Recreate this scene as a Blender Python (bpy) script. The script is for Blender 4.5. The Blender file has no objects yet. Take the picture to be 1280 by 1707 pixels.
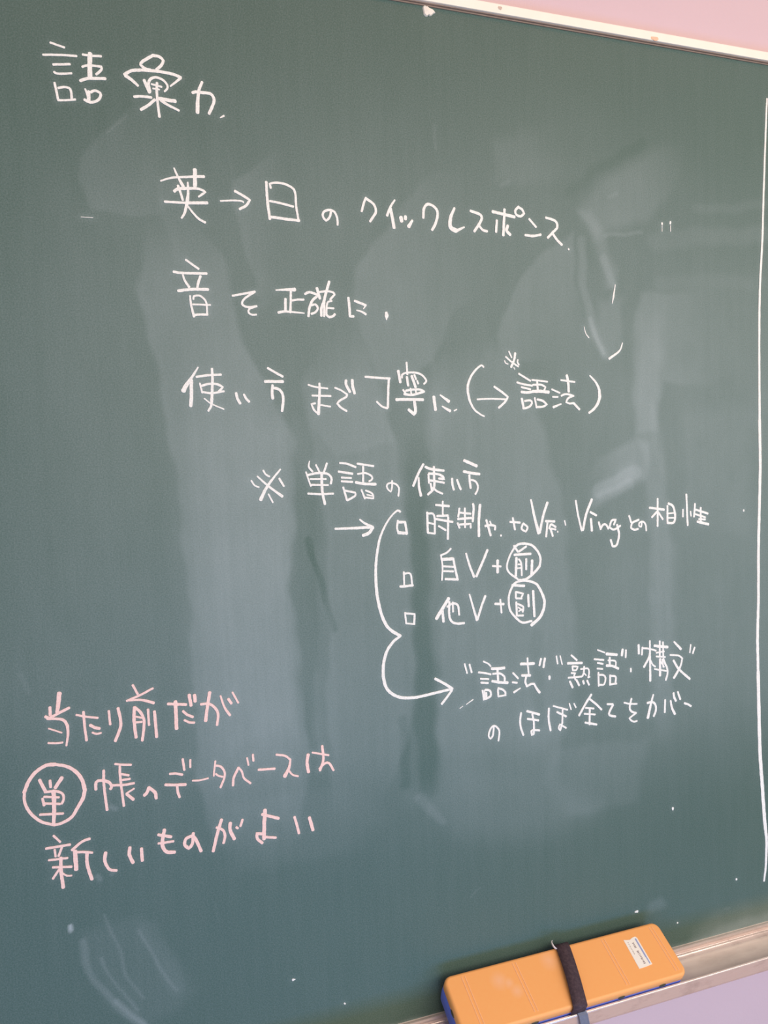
import bpy, bmesh, math, random
import numpy as np
from mathutils import Vector, Matrix

random.seed(7)
SC = bpy.context.scene
COL = SC.collection

# ------------------------------------------------------------------ camera
cd = bpy.data.cameras.new('camera')
cam = bpy.data.objects.new('camera', cd); COL.objects.link(cam); SC.camera = cam
cd.sensor_fit = 'VERTICAL'; cd.sensor_height = 24.0; cd.lens = 24.0 * 1300.0 / 1707.0
cd.clip_start = 0.02
# columns: image right, image up, backwards, in world axes (board lies in the plane y = 0)
cam.matrix_world = Matrix(((0.94500989, 0.04944200, -0.32328285, 0.0),
                           (-0.32558879, 0.04915511, -0.94423287, -0.71146635),
                           (-0.03079376, 0.99756667, 0.06254982, 1.41366045),
                           (0, 0, 0, 1)))
# the matrix above is already orthonormal; camera looks along its local -Z
# ------------------------------------------------------------------ world and lights
w = bpy.data.worlds.new('world'); SC.world = w; w.use_nodes = True
bg = w.node_tree.nodes['Background']
bg.inputs[0].default_value = (1.0, 0.94, 0.86, 1); bg.inputs[1].default_value = 0.46

def area(name, loc, target, sx, sy, power, col):
    l = bpy.data.lights.new(name, 'AREA'); l.shape = 'RECTANGLE'; l.size = sx; l.size_y = sy
    l.energy = power; l.color = col
    o = bpy.data.objects.new(name, l); COL.objects.link(o); o.location = loc
    o.rotation_euler = (Vector(target) - Vector(loc)).to_track_quat('-Z', 'Y').to_euler()
    return o
area('front_fill', (0.62, -1.50, 1.66), (0.45, 0, 1.25), 1.2, 0.7, 13.6, (1.0, 0.90, 0.68))  # added unseen fill behind the camera, brightens the board centre
area('side_highlight_fill', (2.35, -2.0, 1.95), (0.5, 0, 1.2), 1.2, 1.1, 15.0, (1.0, 0.91, 0.78))  # added unseen light, placed for the highlight along tray and lip
area('blackboard_lamp', (0.5, -0.75, 2.45), (0.4, 0, 1.5), 1.8, 0.25, 2.8, (1.0, 0.20, 0.0))
area('low_blue_fill', (0.3, -1.7, 0.35), (0.35, 0, 0.9), 1.8, 0.5, 14.5, (0.12, 0.42, 1.0))  # added low fill that turns the lower board and wall bluish

SC.view_settings.view_transform = 'Standard'
SC.view_settings.look = 'None'
SC.view_settings.gamma = 1
SC.view_settings.use_curve_mapping = False
SC.view_settings.exposure = 0.0

# ------------------------------------------------------------------ helpers
def srgb(r, g, b):
    f = lambda c: (c / 255 / 12.92) if c / 255 <= 0.04045 else ((c / 255 + 0.055) / 1.055) ** 2.4
    return (f(r), f(g), f(b), 1)

class NT:
    def __init__(self, name, rough=0.6, metal=0.0, spec=0.5):
        self.m = bpy.data.materials.new(name); self.m.use_nodes = True
        self.t = self.m.node_tree; self.b = self.t.nodes['Principled BSDF']
        self.b.inputs['Roughness'].default_value = rough
        self.b.inputs['Metallic'].default_value = metal
        self.b.inputs['Specular IOR Level'].default_value = spec
    def n(self, typ, **kw):
        x = self.t.nodes.new(typ)
        for k, v in kw.items(): setattr(x, k, v)
        return x
    def l(self, a, b): self.t.links.new(a, b)
    def noise(self, scale, detail=4, rough=0.6, sc=(1, 1, 1), coord='Object'):
        tc = self.n('ShaderNodeTexCoord'); mp = self.n('ShaderNodeMapping'); mp.inputs['Scale'].default_value = sc
        nz = self.n('ShaderNodeTexNoise'); nz.inputs['Scale'].default_value = scale
        nz.inputs['Detail'].default_value = detail; nz.inputs['Roughness'].default_value = rough
        self.l(tc.outputs[coord], mp.inputs[0]); self.l(mp.outputs[0], nz.inputs['Vector'])
        return nz.outputs['Fac']
    def ramp(self, fac, stops):
        r = self.n('ShaderNodeValToRGB'); e = r.color_ramp.elements
        while len(e) < len(stops): e.new(0.5)
        for q, (p, c) in zip(e, stops): q.position = p; q.color = c
        self.l(fac, r.inputs[0]); return r.outputs[0]
    def mix(self, fac, a, b):
        x = self.n('ShaderNodeMix', data_type='RGBA')
        for sock, v in ((x.inputs['Factor'], fac), (x.inputs['A'], a), (x.inputs['B'], b)):
            if hasattr(v, 'is_linked'): self.l(v, sock)
            else: sock.default_value = v
        return x.outputs['Result']
    def math(self, op, a, b=0.0, clamp=False):
        x = self.n('ShaderNodeMath', operation=op, use_clamp=clamp)
        for i, v in enumerate((a, b)):
            if hasattr(v, 'is_linked'): self.l(v, x.inputs[i])
            else: x.inputs[i].default_value = v
        return x.outputs[0]
    def base(self, c):
        if hasattr(c, 'is_linked'): self.l(c, self.b.inputs['Base Color'])
        else: self.b.inputs['Base Color'].default_value = c
    def bump(self, h, dist, strength=0.5):
        x = self.n('ShaderNodeBump'); x.inputs['Distance'].default_value = dist; x.inputs['Strength'].default_value = strength
        self.l(h, x.inputs['Height']); self.l(x.outputs[0], self.b.inputs['Normal'])

def plain(name, c1, c2, scale=60, **kw):
    k = NT(name, **kw); nz = k.noise(scale); k.base(k.mix(nz, c1, c2)); k.bump(nz, 0.0004, 0.3); return k.m

# chalkboard green with chalk dust and painted centre brightness on top
k = NT('chalkboard_green', rough=0.5, spec=0.35)
at = k.n('ShaderNodeAttribute', attribute_name='chalk_dust_and_light')
mott = k.noise(3.0, 3); grain = k.noise(800, 2, 0.8)
basec = k.mix(mott, srgb(70, 97, 93), srgb(77, 102, 95))
gr = k.math('MULTIPLY', k.math('SUBTRACT', grain, 0.5), 0.30)
streak = k.math('MULTIPLY', k.math('SUBTRACT', k.noise(60, 4, 0.7, (2.0, 1, 0.14)), 0.5), 0.045)
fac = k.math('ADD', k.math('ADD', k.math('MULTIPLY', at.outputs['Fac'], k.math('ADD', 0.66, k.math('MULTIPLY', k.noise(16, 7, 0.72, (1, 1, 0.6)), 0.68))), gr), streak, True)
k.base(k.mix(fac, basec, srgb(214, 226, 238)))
k.b.inputs['Roughness'].default_value = 0.5
M_BOARD = k.m

k = NT('white_chalk', rough=0.95, spec=0.1); nz = k.noise(900, 3, 0.8)
k.base(k.ramp(nz, [(0.30, srgb(222, 222, 224)), (0.55, srgb(250, 250, 250)), (0.8, srgb(255, 255, 255))])); k.bump(nz, 0.0003, 0.5); M_WHITE = k.m
k = NT('pink_chalk', rough=0.95, spec=0.1); nz = k.noise(900, 3, 0.8)
k.base(k.ramp(nz, [(0.30, srgb(244, 200, 198)), (0.6, srgb(255, 224, 221)), (0.8, srgb(255, 234, 231))])); k.bump(nz, 0.0003, 0.5); M_PINK = k.m

k = NT('painted_wall', rough=0.85, spec=0.2); nz = k.noise(9, 5); n2 = k.noise(260, 3)
k.base(k.mix(nz, srgb(210, 188, 200), srgb(216, 194, 206))); k.bump(n2, 0.0006, 0.35); M_WALL = k.m
M_FRAME = plain('cream_painted_frame', srgb(242, 236, 228), srgb(255, 250, 243), 40, rough=0.5)
M_GASKET = plain('brown_rubber_gasket', srgb(138, 120, 110), srgb(166, 146, 136), 200, rough=0.8)

k = NT('brushed_aluminium', rough=0.34, metal=0.2, spec=0.7)
nz = k.noise(40, 5, 0.7, (1.5, 30, 30)); dirt = k.noise(28, 5, 0.7, (1, 2.2, 2.2))
c = k.mix(nz, srgb(232, 210, 208), srgb(248, 228, 224))
c = k.mix(k.ramp(dirt, [(0.52, (0, 0, 0, 1)), (0.75, (0.5, 0.5, 0.5, 1))]), c, srgb(170, 150, 148))
geo = k.n('ShaderNodeNewGeometry'); sx = k.n('ShaderNodeSeparateXYZ'); k.l(geo.outputs['Normal'], sx.inputs[0])
up = k.ramp(sx.outputs['Z'], [(0.86, (0, 0, 0, 1)), (0.99, (0.85, 0.85, 0.85, 1))])   # chalk dust on up-facing faces, whitened to paint in light from above
dust_light = k.ramp(k.noise(55, 4, 0.7, (0.6, 1.6, 1)), [(0.3, (0.55, 0.55, 0.55, 1)), (0.6, (1, 1, 1, 1))])
dz = k.math('MULTIPLY', up, dust_light)
k.base(k.mix(dz, c, srgb(255, 243, 240)))
k.l(k.math('SUBTRACT', 0.5, k.math('MULTIPLY', dz, 0.5)), k.b.inputs['Metallic'])
k.l(k.math('ADD', 0.20, k.math('MULTIPLY', dz, 0.4)), k.b.inputs['Roughness'])
k.bump(nz, 0.0002, 0.3); M_ALU = k.m

k = NT('orange_plastic', rough=0.42, spec=0.4)
nz = k.noise(18, 5, 0.65, (1, 1.6, 1)); c = k.mix(k.noise(240, 3), srgb(255, 178, 110), srgb(255, 184, 116))
tc = k.n('ShaderNodeTexCoord')
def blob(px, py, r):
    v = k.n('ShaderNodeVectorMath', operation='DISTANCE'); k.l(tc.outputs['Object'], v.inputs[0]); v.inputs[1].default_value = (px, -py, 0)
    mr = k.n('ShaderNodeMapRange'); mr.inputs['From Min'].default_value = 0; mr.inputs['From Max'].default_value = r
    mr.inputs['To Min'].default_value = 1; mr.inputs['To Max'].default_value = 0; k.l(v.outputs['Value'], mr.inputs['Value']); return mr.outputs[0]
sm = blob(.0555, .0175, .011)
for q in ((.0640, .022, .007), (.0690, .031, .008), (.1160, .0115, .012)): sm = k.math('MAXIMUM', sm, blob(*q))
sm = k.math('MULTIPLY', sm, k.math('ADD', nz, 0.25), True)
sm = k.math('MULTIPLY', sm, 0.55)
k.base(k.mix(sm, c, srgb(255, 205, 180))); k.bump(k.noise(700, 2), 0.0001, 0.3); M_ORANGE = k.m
M_RIB = plain('pale_orange_plastic', srgb(255, 190, 140), srgb(255, 198, 150), 200, rough=0.5)  # ribs in a paler orange than the shell
M_FELT = plain('blue_felt', srgb(84, 106, 214), srgb(112, 134, 236), 700, rough=0.95)
k = NT('dusty_black_webbing', rough=0.8); nz = k.noise(350, 4, 0.7)
k.base(k.ramp(nz, [(0.4, srgb(62, 46, 58)), (0.68, srgb(84, 66, 76)), (0.82, srgb(150, 130, 136))])); k.bump(nz, 0.0003, 0.6); M_STRAP = k.m
M_STRIP = plain('grey_blue_strip', srgb(96, 104, 128), srgb(128, 134, 156), 300, rough=0.8)
M_STICKER = plain('paper_sticker', srgb(250, 244, 242), srgb(255, 250, 248), 90, rough=0.6)
M_BLUEINK = plain('blue_ink', srgb(138, 152, 214), srgb(170, 180, 226), 300, rough=0.6)
M_INK = plain('grey_ink', srgb(120, 104, 112), srgb(176, 164, 170), 500, rough=0.6)
M_CLIP = plain('dark_metal_clip', srgb(52, 54, 48), srgb(90, 92, 80), 300, rough=0.5, metal=0.4)
M_PAPER = plain('white_chalk_lump', srgb(232, 228, 222), srgb(250, 246, 242), 500, rough=0.9)
M_STAIN = plain('rusty_stain', srgb(236, 188, 160), srgb(246, 208, 184), 300, rough=0.8)
M_GRIME = plain('grey_grime', srgb(196, 176, 166), srgb(214, 196, 186), 300, rough=0.8)
M_FLOOR = plain('wooden_floor', srgb(168, 132, 96), srgb(190, 152, 112), 12, rough=0.5)
M_CLEAR = plain('clear_plastic_loop', srgb(214, 206, 214), srgb(238, 232, 236), 100, rough=0.3)

def link(name, me, mat=None, parent=None, smooth=False):
    if isinstance(me, bmesh.types.BMesh):
        bm = me; bmesh.ops.recalc_face_normals(bm, faces=bm.faces); me = bpy.data.meshes.new(name); bm.to_mesh(me); bm.free()
    o = bpy.data.objects.new(name, me); COL.objects.link(o)
    if mat: me.materials.append(mat)
    if smooth:
        for p in me.polygons: p.use_smooth = True
    if parent: o.parent = parent; o.matrix_parent_inverse = parent.matrix_world.inverted()
    return o

def empty(name, loc, parent=None):
    o = bpy.data.objects.new(name, None); COL.objects.link(o); o.location = loc; o.empty_display_size = 0.02
    if parent: o.parent = parent; o.location = Vector(loc) - parent.matrix_world.translation
    bpy.context.view_layer.update()
    return o

def box(bm, x0, x1, y0, y1, z0, z1, bev=0.0):
    r = bmesh.ops.create_cube(bm, size=1)
    for v in r['verts']:
        v.co = Vector((x0 if v.co.x < 0 else x1, y0 if v.co.y < 0 else y1, z0 if v.co.z < 0 else z1))
    if bev:
        es = list({e for v in r['verts'] for e in v.link_edges})
        bmesh.ops.bevel(bm, geom=es, offset=bev, segments=2, affect='EDGES', profile=0.6)

def extrude_x(bm, prof, x0, x1):
    a = [bm.verts.new((x0, y, z)) for y, z in prof]; b = [bm.verts.new((x1, y, z)) for y, z in prof]
    n = len(prof)
    for i in range(n): bm.faces.new((a[i], a[(i + 1) % n], b[(i + 1) % n], b[i]))
    bm.faces.new(a); bm.faces.new(b[::-1])

BX0, BX1 = -1.35, 2.25          # ends of the blackboard
ZB, ZT = 0.85, 1.85             # lower and upper edge of the writing surface

# ------------------------------------------------------------------ structure
bm = bmesh.new(); box(bm, -3.2, 4.2, 0.016, 0.12, 0.0, 3.0); o = link('wall_back', bm, M_WALL); o['kind'] = 'structure'
bm = bmesh.new(); box(bm, -3.2, 4.2, -3.6, 0.12, -0.06, 0.0); o = link('floor', bm, M_FLOOR); o['kind'] = 'structure'

# ------------------------------------------------------------------ writing data (board coordinates in 0.1 mm, widths in 0.01 mm)
WRITING = """
R|white|heading at the top left of the board, reading 語彙力
C 語
184 185 -327 9157 -223 9133
183 186 -387 9053 -249 9069 -132 9077
197 199 -314 8985 -187 9004
184 186 -311 8926 -292 8917 -244 8920 -178 8933
198 198 -312 8839 -300 8766 -292 8706
198 200 -285 8802 -243 8814 -204 8812 -189 8786 -186 8726
185 187 -292 8703 -222 8711 -160 8725
200 203 -82 9095 -26 9094 60 9101
369 370 -25 9109 -32 9017 -35 8914
201 202 -90 8995 -63 9009 3 9016 59 9015 58 8991 16 8948
241 244 -112 8881 -55 8906 31 8917 85 8922
134 269 -78 8819 -56 8762
283 283 -51 8800 -54 8734
229 228 -34 8798 -1 8815 39 8800 38 8766 9 8732 -45 8715 -87 8731
C 彙
250 250 481 9165 391 9102 375 9074 410 9046 453 9041
250 251 481 9165 532 9161 564 9132 543 9089 505 9051
261 269 241 8977 285 9008 322 9022 424 9035 541 9037 644 9028 703 9010
224 134 702 9006 656 8963 613 8926
326 219 251 8967 296 8940 345 8898
278 279 399 8949 437 8854
265 163 441 8862 433 8928 457 8971 509 8985 560 8966 588 8932 586 8902 563 8877
177 178 459 8925 539 8911
147 148 468 8889 519 8887
221 222 503 8940 498 8877 499 8803 504 8729 510 8659
219 221 311 8803 370 8813 450 8812
311 314 516 8812 648 8804
249 251 361 8702 417 8741 478 8797
252 195 530 8799 580 8768 675 8730
C 力
227 349 883 8995 853 8920 839 8828 833 8733
257 260 799 8894 826 8905 886 8905 947 8905 977 8874 975 8829 932 8733
92 185 1027 8709 1059 8728
R|white|white chalk row second from the top, starting with 英→日
C 英
147 260 496 8122 591 8156 726 8175 863 8190
148 271 612 8239 639 8174 682 8090
354 355 788 8241 782 8105
270 271 606 8043 634 8065 708 8075
258 178 708 8075 790 8082 837 8075 870 8057 811 8013
216 217 638 8093 659 8027 673 7974
163 306 723 8127 721 8032 710 7963
306 176 710 7963 685 7866 656 7820
201 204 521 7948 615 7949 703 7952
272 275 703 7951 881 7965
163 220 715 7923 760 7865 806 7820 856 7795
C arrow
153 155 999 7992 1105 8004 1182 8005 1200 7994
238 239 1129 8087 1205 8050 1257 8019 1223 7968 1165 7934
C 日
251 253 1413 8190 1416 8036 1432 7866
210 214 1452 8142 1443 8177 1499 8192 1584 8186 1648 8158 1674 8119 1680 7994 1697 7869
210 213 1439 8025 1524 8015 1652 7992
253 257 1449 7885 1572 7876 1702 7870
C の
219 220 2007 7976 1992 7922 1957 7887 1930 7917 1932 7960 1983 7987 2039 7973 2065 7916 2066 7858
C ク
223 223 2352 8125 2333 8086 2305 7998
246 247 2351 8120 2425 8072 2446 8008 2415 7952 2385 7912
C イ
182 272 2638 8126 2595 8063 2557 7978
318 319 2594 8041 2609 7955 2624 7868
C ッ
372 372 2697 7970 2702 7936
319 319 2743 7981 2742 7958
241 374 2811 7948 2773 7890
C ク
269 271 2927 7984 2937 8074 2981 8116 3051 8089 3078 8033 3054 7941 3016 7874
C レ
247 469 3257 8098 3214 8004 3211 7913 3268 7884
331 166 3268 7881 3357 7923
C ス
278 279 3431 8085 3537 8054 3543 8001 3466 7891
252 253 3512 7960 3556 7910 3605 7900
C ポ
310 315 3672 8096 3914 8061
284 285 3804 8126 3785 7872
255 255 3716 8013 3705 7900
314 315 3836 7969 3822 7921 3861 7883
258 258 3963 8165 3923 8122 3938 8082 3984 8072 4023 8102 4001 8141 3955 8161
C ン
232 233 4081 8052 4157 7979
260 263 4034 7890 4127 7887 4209 7906
C ス
264 264 4275 8080 4383 8053 4405 7993 4348 7935 4292 7880
265 267 4348 7928 4395 7870 4455 7819
179 179 4534 7782 4538 7775
R|white|white chalk row third from the top, starting with 音
C 音
193 194 676 7463 782 7390
223 228 568 7355 639 7348 849 7353
161 242 643 7337 660 7281 694 7230
227 227 795 7328 776 7278 764 7229
257 261 600 7193 713 7210 855 7215
162 243 698 7153 703 7080 723 6975
178 180 725 7126 730 7150 775 7160 815 7133 837 7093 839 6995
162 164 719 7081 869 7080
211 213 731 6987 768 6993 841 6995
C を
199 202 1069 7169 1270 7213
202 202 1270 7213 1179 7151 1152 7113 1159 7088 1209 7073 1281 7084
185 185 1281 7084 1213 7057 1207 7023 1240 7006 1274 7009
C 正
125 344 1463 7235 1555 7243 1637 7247
216 217 1600 7227 1594 7121 1588 7040
252 252 1547 7159 1542 7048
251 128 1478 7035 1538 7046 1629 7042 1717 7036
199 200 1610 7148 1661 7157 1717 7159
C 確
237 239 1733 7211 1775 7230 1854 7207
239 238 1848 7197 1800 7155 1770 7091 1757 7010
220 220 1789 7110 1827 7120 1849 7085 1824 7048 1786 7034
257 257 1846 7269 1871 7176
259 258 1966 7333 1924 7205 1908 7150 1882 7086 1879 7019
202 204 1869 7234 1944 7246 2001 7235 2014 7217 1970 7171
221 222 1913 7159 1906 7015
185 185 1984 7158 1950 7147 1935 7115 1927 7025
185 186 1934 7092 2000 7090
240 242 1932 7025 1955 7007 1993 7018 2008 7036
C に
262 263 2147 7191 2154 7105 2156 7023 2190 7022
244 246 2209 7166 2315 7129
171 95 2315 7129 2292 7096
132 247 2225 7080 2274 7068 2312 7046
288 404 2520 7066 2522 7048 2521 7034
385 115 2522 7043 2518 7001
R|white|white chalk row below the middle of the board top, starting with 使い方
C 使
131 422 738 6532 690 6457 630 6375 604 6326
310 310 676 6416 670 6285 661 6194
212 216 722 6448 821 6463 936 6469
214 281 860 6521 860 6434 851 6309 844 6235
264 182 844 6235 838 6193 811 6148
164 164 748 6392 765 6309
213 216 764 6371 834 6388 899 6384 948 6359 913 6322
197 200 773 6314 847 6305 955 6322
132 133 781 6258 842 6210 948 6163
C い
251 252 1064 6305 1073 6259 1096 6213
202 254 1133 6293 1153 6255 1176 6229
C 方
222 224 1360 6532 1428 6492 1494 6456
273 276 1330 6411 1494 6410
223 292 1397 6377 1391 6318 1394 6258
257 259 1405 6352 1448 6344 1481 6309 1492 6250 1475 6143
C ま
175 177 1732 6382 1796 6363 1914 6348
193 196 1766 6283 1942 6278
212 318 1838 6395 1837 6322 1825 6183 1818 6113
195 194 1814 6118 1779 6148 1754 6205 1790 6211
177 178 1835 6196 1935 6180
C で
178 180 1987 6355 2048 6330 2098 6295
216 216 2102 6295 2092 6269 2027 6234 2003 6208 2034 6173 2092 6137
269 270 2097 6423 2096 6383 2131 6317
288 289 2158 6427 2160 6366 2176 6304
C 丁
218 222 2289 6459 2406 6451 2534 6445
240 240 2524 6438 2515 6322 2506 6170
203 202 2501 6161 2444 6179 2396 6224
C 寧
201 202 2711 6599 2716 6486
289 290 2624 6517 2641 6410
201 204 2660 6453 2661 6480 2702 6500 2795 6503 2865 6482 2905 6438 2910 6417 2886 6395
246 247 2710 6459 2721 6378
270 271 2761 6470 2797 6362
203 203 2789 6481 2805 6438
203 203 2816 6422 2825 6397
201 202 2668 6335 2696 6297
224 227 2697 6329 2779 6340 2849 6338 2884 6319
246 250 2678 6295 2754 6288 2824 6302 2884 6321
180 180 2744 6349 2751 6291
181 181 2796 6346 2801 6297
290 295 2595 6243 2694 6245 2870 6242
316 315 2781 6221 2790 6134 2771 6101 2720 6145
C に
320 321 2986 6269 3000 6143
161 347 3055 6286 3144 6225
138 324 3073 6176 3154 6131
139 139 3200 6131 3227 6144
C bracket
189 281 3533 6565 3509 6581 3458 6547 3395 6474 3356 6385 3354 6308
281 166 3354 6308 3376 6219 3423 6140 3484 6095 3527 6074
C arrow
188 192 3457 6243 3601 6249 3777 6242
238 239 3648 6369 3728 6319 3797 6268 3764 6217 3693 6159
C reference_mark
189 191 3784 6669 3838 6626 3923 6573
248 247 3891 6707 3879 6644 3842 6568
152 152 3820 6724 3849 6663
132 133 3768 6629 3782 6605 3807 6597
172 172 3920 6640 3914 6618 3931 6591
114 114 3872 6563 3882 6546
C 語
210 212 3929 6501 4058 6430
210 213 3907 6413 3986 6394 4078 6380
211 213 3956 6366 4057 6344
269 271 3955 6317 4025 6311 4087 6321
269 270 3957 6249 3975 6150
231 231 3992 6226 4054 6231 4072 6204 4042 6167 3985 6150
193 195 4079 6439 4256 6422
233 233 4136 6430 4144 6321
213 215 4089 6389 4182 6390 4234 6367 4217 6331
329 333 4087 6323 4180 6323 4269 6315
213 214 4106 6256 4125 6158
233 233 4137 6240 4199 6226 4246 6189 4198 6166 4125 6163
C 法
196 197 4309 6344 4401 6308
196 197 4318 6267 4377 6266
158 275 4415 6193 4324 6161
297 298 4489 6487 4504 6405 4508 6322
197 199 4419 6439 4499 6430 4582 6421
217 219 4421 6276 4443 6289 4496 6294 4566 6275
219 219 4555 6275 4495 6248 4476 6211 4516 6197 4564 6201
259 261 4570 6197 4633 6136
C bracket
181 366 4769 6487 4834 6424 4877 6350 4886 6266
366 242 4886 6266 4863 6200 4807 6135 4752 6098
R|white|white chalk row starting with a reference mark and 単語
C reference_mark
160 336 1439 5608 1358 5517 1294 5430 1246 5338
158 261 1225 5551 1316 5464 1447 5359
178 179 1281 5603 1300 5568 1334 5547
157 158 1167 5514 1197 5469 1234 5452
200 200 1426 5524 1465 5453
159 159 1320 5385 1357 5307
C 単
122 224 1717 5675 1707 5625 1741 5579
184 184 1777 5638 1808 5573
206 205 1882 5650 1850 5570
162 163 1679 5576 1697 5515 1720 5443
224 227 1698 5547 1776 5562 1880 5554 1921 5512 1914 5461
183 185 1718 5509 1868 5504
184 186 1726 5455 1887 5447
204 207 1692 5374 1821 5364 1934 5364
267 268 1828 5556 1828 5399 1849 5271
C 語
207 209 2010 5651 2084 5639 2163 5606
228 230 1994 5570 2129 5545
187 188 2021 5513 2116 5505
208 209 2020 5478 2126 5467
208 209 2034 5419 2066 5297
208 209 2043 5390 2149 5365 2148 5334 2072 5295
210 212 2182 5639 2341 5611
210 211 2238 5609 2233 5465
189 190 2182 5541 2263 5546 2322 5513 2320 5482 2293 5468
273 276 2161 5462 2249 5444 2357 5437
190 190 2214 5388 2244 5304
190 190 2257 5381 2321 5348 2331 5301 2244 5315
148 149 2267 5340 2315 5327
C の
185 186 2527 5463 2525 5402 2510 5358 2477 5388 2474 5429 2513 5444 2565 5429 2594 5391 2587 5314
C 使
257 256 2856 5613 2805 5532 2744 5406
188 292 2804 5482 2805 5391 2821 5308
258 261 2878 5587 2931 5565 3070 5544
242 241 2967 5584 2966 5485 2961 5377 2897 5315
207 207 2907 5512 2909 5429
241 243 2912 5520 3001 5513 3055 5490 3072 5460 3018 5468
224 226 2910 5454 2981 5443 3071 5424
224 225 2927 5420 2938 5361
208 209 2952 5377 2996 5342 3050 5317
C い
245 246 3159 5461 3162 5403 3174 5352
246 247 3213 5447 3230 5400 3250 5353
C 方
317 320 3297 5637 3361 5610 3430 5579
282 285 3289 5528 3377 5509 3459 5497
248 248 3348 5488 3351 5429 3359 5361
213 214 3370 5441 3412 5427 3439 5383 3433 5333 3409 5298
R|white|large curved white chalk bracket and arrows pointing right, in the middle
C arrow
208 298 1942 5031 2104 5027 2315 5026
169 277 2188 5105 2235 5067 2304 5032
320 318 2315 5021 2275 4971 2215 4952
C bracket
216 167 2601 5160 2573 5173 2520 5135
167 261 2520 5135 2456 5057 2391 4933 2356 4808
261 310 2356 4808 2336 4670 2329 4531 2336 4367
310 316 2336 4367 2362 4224 2401 4103 2459 4015 2563 3940
268 338 2563 3940 2480 3883 2415 3795 2381 3681 2373 3563
338 253 2373 3563 2398 3453 2464 3373 2562 3325 2688 3309 2816 3317 2972 3333 3103 3347
275 279 2921 3471 3013 3413 3103 3347
253 252 3096 3330 3048 3275 2984 3207
C checkbox
216 216 2574 5074 2563 5005 2576 4957
264 265 2573 5060 2648 5056
241 242 2648 5053 2663 4952
313 314 2576 4957 2663 4946
C checkbox
194 194 2620 4567 2620 4438
194 195 2623 4552 2688 4544 2703 4431
242 244 2578 4429 2634 4427 2710 4430
C checkbox
195 195 2620 4165 2629 4058
219 221 2626 4159 2720 4142 2713 4050
171 172 2629 4058 2717 4043
R|white|white chalk row starting with 時制, beside the first small square
C 時
240 240 2883 5138 2884 4941
216 217 2886 5129 2955 5107 2958 4925
192 193 2887 5039 2955 5018
192 193 2884 4938 2952 4925
241 243 2979 5208 3117 5190
194 194 3052 5240 3048 5095
242 243 2989 5098 3102 5098
241 244 2975 5069 3151 5031
243 244 3105 5080 3096 4864
218 219 3002 4998 3073 4953
C 制
221 221 3231 5161 3216 5080
221 222 3230 5120 3352 5103
221 222 3289 5159 3287 4970
245 247 3212 5057 3357 5059
221 221 3208 5016 3226 4968
221 223 3227 5000 3349 5002 3348 4961
247 248 3381 5199 3386 5154 3373 5025
298 299 3458 5186 3442 5045 3437 4873
C や
250 252 3512 4970 3571 4976 3624 4963 3620 4928
250 251 3526 5028 3569 4871
175 176 3565 5014 3578 4984
228 228 3685 4864 3688 4862
C t
229 230 3795 4996 3906 4984
229 230 3826 5034 3847 4915
C o
231 231 3939 4964 3925 4917 3972 4886 3993 4931 3946 4972
C V
232 364 4040 5210 4077 5036 4122 4863
287 286 4232 5174 4181 5043 4136 4868
C 原
261 262 4210 4982 4312 4974
235 235 4228 4967 4211 4821
209 209 4265 4946 4248 4904
236 236 4277 4946 4325 4915
236 236 4264 4897 4288 4822
209 210 4269 4901 4324 4888
158 158 4348 4868 4348 4859
C middle_dot
159 159 4435 4974 4445 4928
C V
230 231 4573 5178 4601 5016 4640 4860
290 289 4770 5183 4697 5025 4656 4865
C i
261 263 4752 5049 4822 5012
291 291 4756 4975 4765 4852
C n
234 235 4853 4936 4875 4860
235 236 4875 4866 4908 4908 4947 4903 4970 4861
C g
237 238 5043 4901 5068 4954 5012 4943 4987 4874 5042 4846 5123 4883
267 266 5083 4896 5106 4785 5072 4677 5023 4666 5000 4736
C と
239 240 5238 4984 5261 4914
241 241 5360 4936 5277 4906 5260 4852 5301 4829 5350 4837
C の
211 212 5400 4906 5392 4858 5367 4866 5367 4901 5417 4912 5450 4876 5457 4813
C 相
244 245 5611 5153 5607 4853
273 276 5505 5060 5693 5030
244 243 5609 5020 5533 4955
244 245 5617 5006 5675 4926
246 246 5739 5070 5737 4881
277 277 5753 5095 5812 5064 5840 4967 5822 4883 5737 4881
185 185 5752 4985 5828 4988
185 186 5751 4936 5819 4933
C 性
218 218 5948 5018 5947 4940
249 250 5995 5185 6010 4841
188 188 6051 4992 6056 4942
251 251 6112 5074 6097 4932
251 254 6120 5009 6286 4958
252 253 6190 5027 6189 4856
220 222 6111 4960 6251 4917
315 318 6145 4873 6294 4836
221 222 6163 4901 6250 4893
R|white|white chalk row starting with 自V, with a circled character
C 自
206 204 3126 4764 3082 4728 3016 4705
184 184 3018 4703 3031 4593 3021 4458
327 330 3033 4662 3145 4662
247 249 3150 4664 3169 4553 3193 4447
205 206 3036 4595 3153 4579
205 206 3045 4545 3147 4535
246 249 3059 4465 3193 4450
C V
208 272 3292 4704 3327 4582 3373 4463
274 273 3530 4723 3470 4602 3400 4466
C plus_sign
212 213 3585 4558 3677 4546
298 298 3642 4610 3639 4488
C drawn_circle
215 216 3830 4719 3784 4651 3747 4551 3768 4479 3869 4400
258 263 3830 4719 3877 4758 3957 4763 4048 4735 4116 4659 4138 4585 4125 4514
285 281 4125 4514 4054 4447 3960 4392 3880 4388
C 前
236 237 3833 4747 3875 4685
238 237 3973 4732 3887 4684
258 261 3835 4655 4023 4653
301 302 3857 4620 3847 4437
216 217 3885 4605 3912 4560 3915 4437
173 173 3878 4554 3912 4550
173 173 3871 4514 3917 4514
239 239 3971 4602 3968 4495
305 305 4039 4582 4028 4428
R|white|white chalk row starting with 他V, with a circled character
C 他
351 348 3089 4267 3024 4178 2952 4076
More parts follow.
